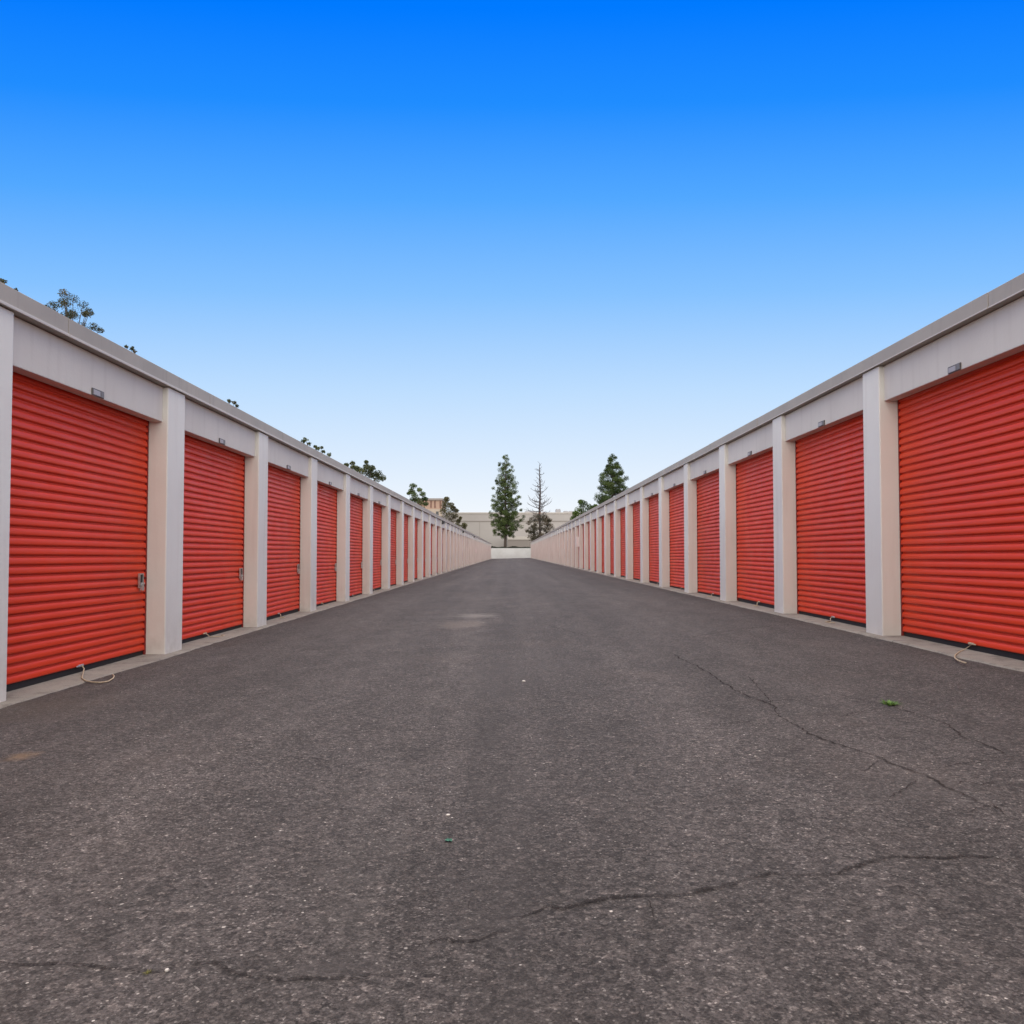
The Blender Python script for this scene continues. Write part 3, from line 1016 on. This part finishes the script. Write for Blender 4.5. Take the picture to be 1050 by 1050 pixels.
def broadleaf(name, label, Y, base_z, px_clumps, seed, mat, group=None, per=40, leaf=0.2, body=None, limb=0.03, trunk_r=0.16):
    """px_clumps: (photo px, photo py, radius in px) of clumps one can see; body: hidden rest of the crown (r, depth)"""
    rnd = np.random.default_rng(seed)
    sc = Y / F
    P = [at(c_[0], c_[1], Y) for c_ in px_clumps]
    cx = sum(p.x for p in P) / len(P)
    zt = max(p.z for p in P)
    zl = min(p.z for p in P)
    root = empty(name, (cx, Y, base_z))
    tag(root, label, 'tree', group)
    cs, rs = [], []
    for p, c_ in zip(P, px_clumps):
        r_ = c_[2] * sc
        cs.append((p.x - cx, rnd.normal(0, 0.35 * body[0]), p.z - base_z)); rs.append(r_)
    hz = zl - base_z - body[1] * 0.5
    for i in range(int(body[2])):
        a_ = rnd.uniform(0, 6.28); q = math.sqrt(rnd.uniform(0.05, 1)) * body[0]
        cs.append((math.cos(a_) * q, math.sin(a_) * q, zl - base_z - 0.25 * body[1] - rnd.uniform(0, 1) * body[1])); rs.append(rnd.uniform(0.6, 1.1) * body[0] * 0.3)
    tr = MB()
    fork = max(1.2, (zl - base_z) - body[1] * 1.1)
    tr.tube([(0, 0, -0.2), (0.06, 0.03, fork * 0.5), (-0.03, 0.0, fork)], [trunk_r * 1.2, trunk_r, trunk_r * 0.8], 8)
    for c_ in cs:
        m_ = Vector((c_[0] * 0.45, c_[1] * 0.45, fork + (c_[2] - fork) * 0.55))
        tr.tube([(-0.03, 0, fork - 0.1), m_, c_], [trunk_r * 0.42, limb * 1.4, limb * 0.4], 5)
    tr.build('trunk', M['bark'], root)
    pts, tones = clump_points(cs, rs, per, rnd)
    V, T = leaves(pts, leaf, 0.55, rnd, tones)
    leaf_object('crown', V, T, mat, root)
    return root


broadleaf('leafy_tree', 'bright green rounded tree just above the right coping beside the dark pine', 140, -0.39,
          [(598, 517, 5), (604, 520, 5), (594, 523, 5), (590, 527, 4), (600, 525, 6), (608, 524, 5), (611, 519, 3), (598, 530, 6), (606, 530, 6), (588, 532, 4), (596, 514, 3)],
          31, M['bright'], None, 400, 0.22, (2.3, 2.6, 26))
broadleaf('leafy_tree', 'airy thin-leaved tree top with sky gaps above the nearest left door', 32, -0.39,
          [(73, 305, 6), (64, 309, 6), (55, 313, 6), (82, 312, 7), (74, 316, 8), (66, 320, 8), (89, 321, 6), (81, 325, 8), (95, 326, 4), (73, 330, 8), (58, 322, 6), (90, 332, 6), (98, 336, 4), (78, 308, 6), (69, 313, 6), (62, 316, 6), (87, 317, 5), (52, 318, 4), (84, 336, 7), (66, 328, 8)],
          41, M['sparse'], 'trees behind the left row', 240, 0.058, (1.15, 1.5, 22), 0.018, 0.09)
broadleaf('leafy_tree', 'sparse twiggy tree tip at the very left edge of the photo', 30, -0.39,
          [(3, 288, 3), (7, 291, 3), (12, 295, 2), (-6, 286, 5), (-14, 290, 6)],
          42, M['sparse'], 'trees behind the left row', 40, 0.09, (0.9, 1.2, 14), 0.015, 0.08)
broadleaf('leafy_tree', 'few leaf sprigs peeping over the coping above the first left pillar gap', 34, -0.39,
          [(129, 355, 2), (133, 355.5, 2), (137, 359, 2), (141, 362, 2.4)],
          43, M['sparse'], 'trees behind the left row', 34, 0.09, (0.8, 1.0, 14), 0.015, 0.08)
broadleaf('leafy_tree', 'tiny dark sprig over the coping above the second left door', 40, -0.39,
          [(232, 409.5, 2.0), (235, 411.5, 2.0), (239.5, 412.5, 2.2), (241, 415, 2.0)],
          44, M['sparse'], 'trees behind the left row', 60, 0.09, (0.7, 1.0, 12), 0.015, 0.08)
broadleaf('leafy_tree', 'thin broken leaf sprays along the left coping, before the dense olive crown', 55, -0.39,
          [(314, 451, 3), (312, 453, 2.5), (317, 455, 2.5), (322, 457, 2), (326, 460, 2.5), (331, 463, 2), (337, 466, 2.5), (329, 458.5, 1.6)],
          45, M['olive'], 'trees behind the left row', 80, 0.12, (1.2, 1.2, 16), 0.018, 0.1)
broadleaf('leafy_tree', 'dense olive green crown with ragged top over the left coping past midway', 75, -0.39,
          [(356, 477, 3), (360, 474, 3), (366, 480, 3), (375, 478, 4), (372, 484, 5), (383, 481, 4), (379, 487, 5), (388, 486, 5), (392, 490, 4.5), (386, 490, 5.5), (362, 479, 3.5), (376, 474, 2.5), (378, 483, 5.5), (368, 482, 4), (383, 486, 5)],
          46, M['olive'], 'trees behind the left row', 240, 0.14, (1.7, 2.0, 22), 0.02, 0.12)
broadleaf('leafy_tree', 'dark two-topped tree left of the terracotta building', 100, -0.39,
          [(424, 498.5, 4), (422, 504, 4), (426, 508, 4), (431, 503, 3), (434, 507, 3.5), (436, 512, 3.5), (424, 513, 4), (431, 515, 4.5), (419, 506, 2), (437, 517, 3), (428, 512, 4)],
          47, M['pine'], 'trees behind the left row', 240, 0.17, (1.7, 2.0, 22), 0.025, 0.13)
broadleaf('leafy_tree', 'rusty green bushy tree right of the terracotta building', 120, -0.39,
          [(458, 512, 3.5), (456, 517, 5), (462, 518, 4), (454, 523, 5), (461, 525, 6), (465, 521, 3), (466, 529, 4), (468, 524, 3), (457, 530, 6), (463, 533, 5), (470, 534, 3), (472, 531, 1.8)],
          48, M['rusty'], 'trees behind the left row', 300, 0.19, (2.1, 2.4, 24), 0.025, 0.13)

# ------------------------------------------------------------------ far buildings
Yw = 235.0
root = empty('warehouse', (0, Yw, 1.98))
tag(root, 'long beige windowless warehouse with a flat parapet beyond the end wall', 'building')
zt = at(480, 526.6, Yw).z - 1.98
zl = at(480, 534.8, Yw).z - 1.98
b = MB()
b.box(-75, 75, 0, 50, -0.5, zl)
b.box(-75, 75, 0.18, 50, zl + 0.002, zt)
for x in np.arange(-72, 75, 9.0):
    b.box(x - 0.04, x + 0.04, -0.03, 0.0, 0, zl - 0.05, 1)
b.build('wall', [M['warehouse'], M['warehouse_dark']], root)
b = MB()
b.box(-75.1, 75.1, -0.12, 0.16, zl + 0.003, zl + 0.20)
b.build('string_course', M['warehouse_dark'], root)
b = MB()
b.box(-75.1, 75.1, 0.02, 0.60, zt + 0.002, zt + 0.35)
b.build('parapet_cap', M['warehouse_pale'], root)
# lower annex in front, right of the green pine's trunk
pa = at(521, 550, 222.0)
b = MB()
b.box(pa.x, 75, -13, -0.05, -0.5, pa.z - 1.98 - 0.9)
b.build('annex', M['warehouse_dark'], root)
b = MB()
b.box(pa.x - 0.1, 75, -13.15, -0.05, pa.z - 1.98 - 0.898, pa.z - 1.98)
b.build('annex_band', M['warehouse_pale'], root)


def roof_unit(px0, px1, py0, Y, label):
    p0, p1 = at(px0, py0, Y), at(px1, py0, Y)
    zb_ = 1.98 + zt
    r_ = empty('rooftop_unit', ((p0.x + p1.x) / 2, Y, zb_))
    w_ = abs(p1.x - p0.x)
    h_ = p0.z - zb_
    b = MB()
    b.box(-w_ / 2, w_ / 2, -1, 1, -0.02, h_ * 0.82)
    b.build('case', M['unit'], r_, 0.04, 1)
    b = MB()
    n = 16
    for k in range(2):
        cx_ = (-0.25 + 0.5 * k) * w_
        ring = [(cx_ + 0.2 * w_ * math.cos(6.2832 * i / n), 0.55 * math.sin(6.2832 * i / n), h_ * 0.82 + z_) for z_ in (0.002, h_ * 0.18) for i in range(n)]
        b.add(ring, [(i, (i + 1) % n, n + (i + 1) % n, n + i) for i in range(n)] + [tuple(range(n, 2 * n))], 0, False)
    b.build('fan_cowl', M['unit'], r_)
    tag(r_, label, 'roof unit', 'units on the warehouse roof')


roof_unit(538, 549, 524.0, Yw + 3, 'wide grey roof unit on the warehouse behind the dead pine trunk')
roof_unit(569.5, 574.8, 522.0, Yw + 3, 'tallest grey roof unit on the warehouse right of the dead pine')
roof_unit(577.5, 588, 524.0, Yw + 3, 'low broad roof unit on the warehouse left of the bright green tree')

Yb = 200.0
pl, pr = at(428, 511, Yb), at(453, 511, Yb)
zb_ = at(440, 522, Yb).z
root = empty('terracotta_building', ((pl.x + pr.x) / 2, Yb, 1.98))
tag(root, 'small terracotta building with tan base between two trees beyond the left row', 'building')
w_ = pr.x - pl.x
H = pl.z - 1.98
b = MB(); b.box(-w_ / 2, w_ / 2, 0, 12, zb_ - 1.98, H - 0.5); b.build('upper_wall', M['terracotta'], root)
b = MB(); b.box(-w_ / 2 - 0.1, w_ / 2 + 0.1, -0.15, 12.1, -0.4, zb_ - 1.982); b.build('lower_wall', M['tanwall'], root)
b = MB(); b.box(-w_ / 2 - 0.25, w_ / 2 + 0.25, -0.3, 12.2, H - 0.498, H); b.build('roof', M['greyroof'], root)
for fx in (-0.36, 0.06, 0.22, 0.44):
    b = MB(); x = fx * w_; b.box(x - 0.16, x + 0.16, -0.08, -0.005, zb_ - 1.98 + 0.3, H - 0.6); b.build('shutter', M['brown'], root)
for fx in (-0.18, 0.32):
    b = MB(); x = fx * w_; b.box(x - 0.35, x + 0.35, -0.19, -0.155, zb_ - 1.98 - 1.9, zb_ - 1.98 - 0.6); b.build('window', M['glass'], root)


# ------------------------------------------------------------------ small things on the asphalt
def weed(px, py, r_, h_, n, mat, seed, label):
    p = on_ground(px, py)
    z0 = aisle_height(p.x, p.y)
    rnd = np.random.default_rng(seed)
    V, T = [], []
    for i in range(n):
        a_ = rnd.uniform(0, 6.28); lean = rnd.uniform(0.15, 1.0)
        o = np.array([rnd.normal(0, r_ * 0.16), rnd.normal(0, r_ * 0.16), -0.004])
        tip = o + np.array([math.cos(a_) * r_ * lean, math.sin(a_) * r_ * lean, h_ * rnd.uniform(0.5, 1.0) * (1.15 - 0.6 * lean)])
        sd = np.array([-math.sin(a_), math.cos(a_), 0]) * 0.0022 * rnd.uniform(0.6, 1.3) * (r_ / 0.05)
        mid = (o + tip) * 0.5 + np.array([0, 0, h_ * 0.16])
        tn = rnd.uniform(0, 1)
        V += [o - sd, o + sd, mid + sd * 0.9, mid - sd * 0.9]; T.append(tn)
        V += [mid - sd * 0.9, mid + sd * 0.9, tip + sd * 0.12, tip - sd * 0.12]; T.append(tn)
    o = leaf_object('weed', np.array(V), T, mat)
    o.location = (p.x, p.y, z0)
    tag(o, label, 'weed')


weed(913, 722, 0.085, 0.040, 60, M['weed'], 1, 'bright green grass tuft growing through a crack in the asphalt')
weed(152, 997, 0.016, 0.012, 40, M['moss'], 2, 'tiny yellow green weed in the crack at the lower left')


def pebble(px, py, r_, mat, seed, name, label, cat):
    p = on_ground(px, py)
    z0 = aisle_height(p.x, p.y)
    b = MB()
    n, m_ = 9, 6
    vs = []
    for j in range(m_ + 1):
        th = math.pi * j / m_
        for i in range(n):
            ph = 2 * math.pi * i / n
            q = Vector((math.sin(th) * math.cos(ph), math.sin(th) * math.sin(ph), math.cos(th)))
            s = r_ * (1 + 0.35 * mnoise.noise(q * 1.7 + Vector((seed, 0, 0))))
            vs.append((q.x * s * 1.25, q.y * s, q.z * s * 0.6 + r_ * 0.35))
    fs = [(j * n + i, j * n + (i + 1) % n, (j + 1) * n + (i + 1) % n, (j + 1) * n + i) for j in range(m_) for i in range(n)]
    b.add(vs, fs, 0, True)
    o = b.build(name, mat)
    o.location = (p.x, p.y, z0)
    tag(o, label, cat)


M['palestone'] = NT('pale_stone').out((0.50, 0.46, 0.43), 0.8)
M['teal'] = NT('teal_plastic').out((0.03, 0.13, 0.09), 0.6)
pebble(537, 698, 0.012, M['palestone'], 1, 'pebble', 'lone white pebble in the middle of the aisle', 'pebble')
pebble(459.5, 833, 0.007, M['palestone'], 2, 'pebble', 'pale pebble just beyond the green scrap', 'pebble')
pebble(171, 995, 0.0055, M['palestone'], 3, 'pebble', 'pale pebble beside the tiny yellow green weed', 'pebble')
# crumpled scrap of green plastic
p = on_ground(460, 860)
b = MB()
n = 7
vs = []
for j in range(n):
    for i in range(n):
        x, y = (i / (n - 1) - 0.5) * 0.024, (j / (n - 1) - 0.5) * 0.016
        vs.append((x, y, 0.004 + 0.007 * abs(mnoise.noise(Vector((x * 150, y * 150, 2)))) * 2))
k_ = len(vs)
vs += [(v[0], v[1], v[2] - 0.0012) for v in vs]
fs = [(j * n + i, j * n + i + 1, (j + 1) * n + i + 1, (j + 1) * n + i) for j in range(n - 1) for i in range(n - 1)]
fs += [tuple(k_ + q for q in reversed(f_)) for f_ in fs]
b.add(vs, fs, 0, False)
o = b.build('plastic_scrap', M['teal'])
o.location = (p.x, p.y, aisle_height(p.x, p.y))
tag(o, 'small crumpled green plastic scrap on the asphalt', 'litter')

# ------------------------------------------------------------------ sky and light
W = bpy.data.worlds.new('World')
S.world = W
W.use_nodes = True
nt = W.node_tree
bg = nt.nodes['Background']
tc = nt.nodes.new('ShaderNodeTexCoord')
sep = nt.nodes.new('ShaderNodeSeparateXYZ')
nt.links.new(tc.outputs['Generated'], sep.inputs[0])
rp = nt.nodes.new('ShaderNodeValToRGB')
vm = nt.nodes.new('ShaderNodeVectorMath')
vm.operation = 'MULTIPLY'
vm.inputs[1].default_value = (0.5, 1.0, 1.0)
nt.links.new(tc.outputs['Generated'], vm.inputs[0])
vn = nt.nodes.new('ShaderNodeVectorMath')
vn.operation = 'NORMALIZE'
nt.links.new(vm.outputs[0], vn.inputs[0])
sep2 = nt.nodes.new('ShaderNodeSeparateXYZ')
nt.links.new(vn.outputs[0], sep2.inputs[0])
nt.links.new(sep2.outputs['Z'], rp.inputs['Fac'])


def lin(c):
    return tuple(((x / 255) / 12.92) if x / 255 <= 0.04045 else (((x / 255) + 0.055) / 1.055) ** 2.4 for x in c)


stops = [(0.0, (250, 252, 253)), (0.035, (246, 250, 254)), (0.082, (231, 242, 254)), (0.20, (190, 222, 255)), (0.312, (134, 194, 255)),
         (0.411, (82, 168, 255)), (0.498, (32, 141, 255)), (0.575, (0, 122, 255))]
el = rp.color_ramp.elements
while len(el) < len(stops):
    el.new(0.5)
for i, (p, c) in enumerate(stops):
    el[i].position = p
    el[i].color = (*lin(c), 1)
# bright fill light added overhead, out of the frame: a desaturated Sky Texture
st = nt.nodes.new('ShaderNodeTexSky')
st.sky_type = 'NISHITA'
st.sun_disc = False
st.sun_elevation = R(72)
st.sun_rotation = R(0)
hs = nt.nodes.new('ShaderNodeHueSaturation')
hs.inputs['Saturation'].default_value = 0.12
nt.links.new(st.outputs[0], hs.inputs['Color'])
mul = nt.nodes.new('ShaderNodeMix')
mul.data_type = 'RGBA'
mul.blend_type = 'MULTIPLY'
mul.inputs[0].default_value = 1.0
SKY_FILL = 0.535
mul.inputs[7].default_value = (SKY_FILL * 1.06, SKY_FILL * 1.0, SKY_FILL * 0.92, 1)
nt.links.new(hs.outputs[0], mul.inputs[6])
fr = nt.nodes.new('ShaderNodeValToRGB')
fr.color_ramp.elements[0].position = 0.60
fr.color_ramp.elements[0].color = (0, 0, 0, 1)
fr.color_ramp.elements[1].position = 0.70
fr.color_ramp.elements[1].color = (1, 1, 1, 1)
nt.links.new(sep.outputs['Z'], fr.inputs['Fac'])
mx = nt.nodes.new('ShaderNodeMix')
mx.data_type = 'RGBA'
fb = nt.nodes.new('ShaderNodeValToRGB')          # the added fill light reaches down to the horizon behind the viewer
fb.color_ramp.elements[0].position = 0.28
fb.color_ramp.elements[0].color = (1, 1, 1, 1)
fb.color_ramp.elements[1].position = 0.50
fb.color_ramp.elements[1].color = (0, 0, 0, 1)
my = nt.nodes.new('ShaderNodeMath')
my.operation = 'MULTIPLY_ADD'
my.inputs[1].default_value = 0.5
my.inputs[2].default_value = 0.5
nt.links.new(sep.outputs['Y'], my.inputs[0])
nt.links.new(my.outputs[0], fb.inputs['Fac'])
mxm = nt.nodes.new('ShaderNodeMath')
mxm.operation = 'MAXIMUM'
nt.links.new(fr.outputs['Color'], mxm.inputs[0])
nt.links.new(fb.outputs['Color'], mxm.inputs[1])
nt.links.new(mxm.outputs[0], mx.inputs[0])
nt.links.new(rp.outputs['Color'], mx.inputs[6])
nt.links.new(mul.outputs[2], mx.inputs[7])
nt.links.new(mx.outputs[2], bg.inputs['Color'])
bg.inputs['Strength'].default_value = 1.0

sl = bpy.data.lights.new('sun', 'SUN')
sl.energy = 0.9
sl.angle = R(60)
sl.color = (1.0, 0.93, 0.84)
so = bpy.data.objects.new('sun', sl)
COL.objects.link(so)
so.rotation_euler = (R(18), 0, 0)
so.location = (0, 20, 60)

S.view_settings.view_transform = 'Standard'
S.view_settings.look = 'None'
S.view_settings.gamma = 1
S.view_settings.exposure = 0.0
S.render.engine = 'CYCLES'
S.cycles.max_bounces = 6
S.cycles.use_denoising = True
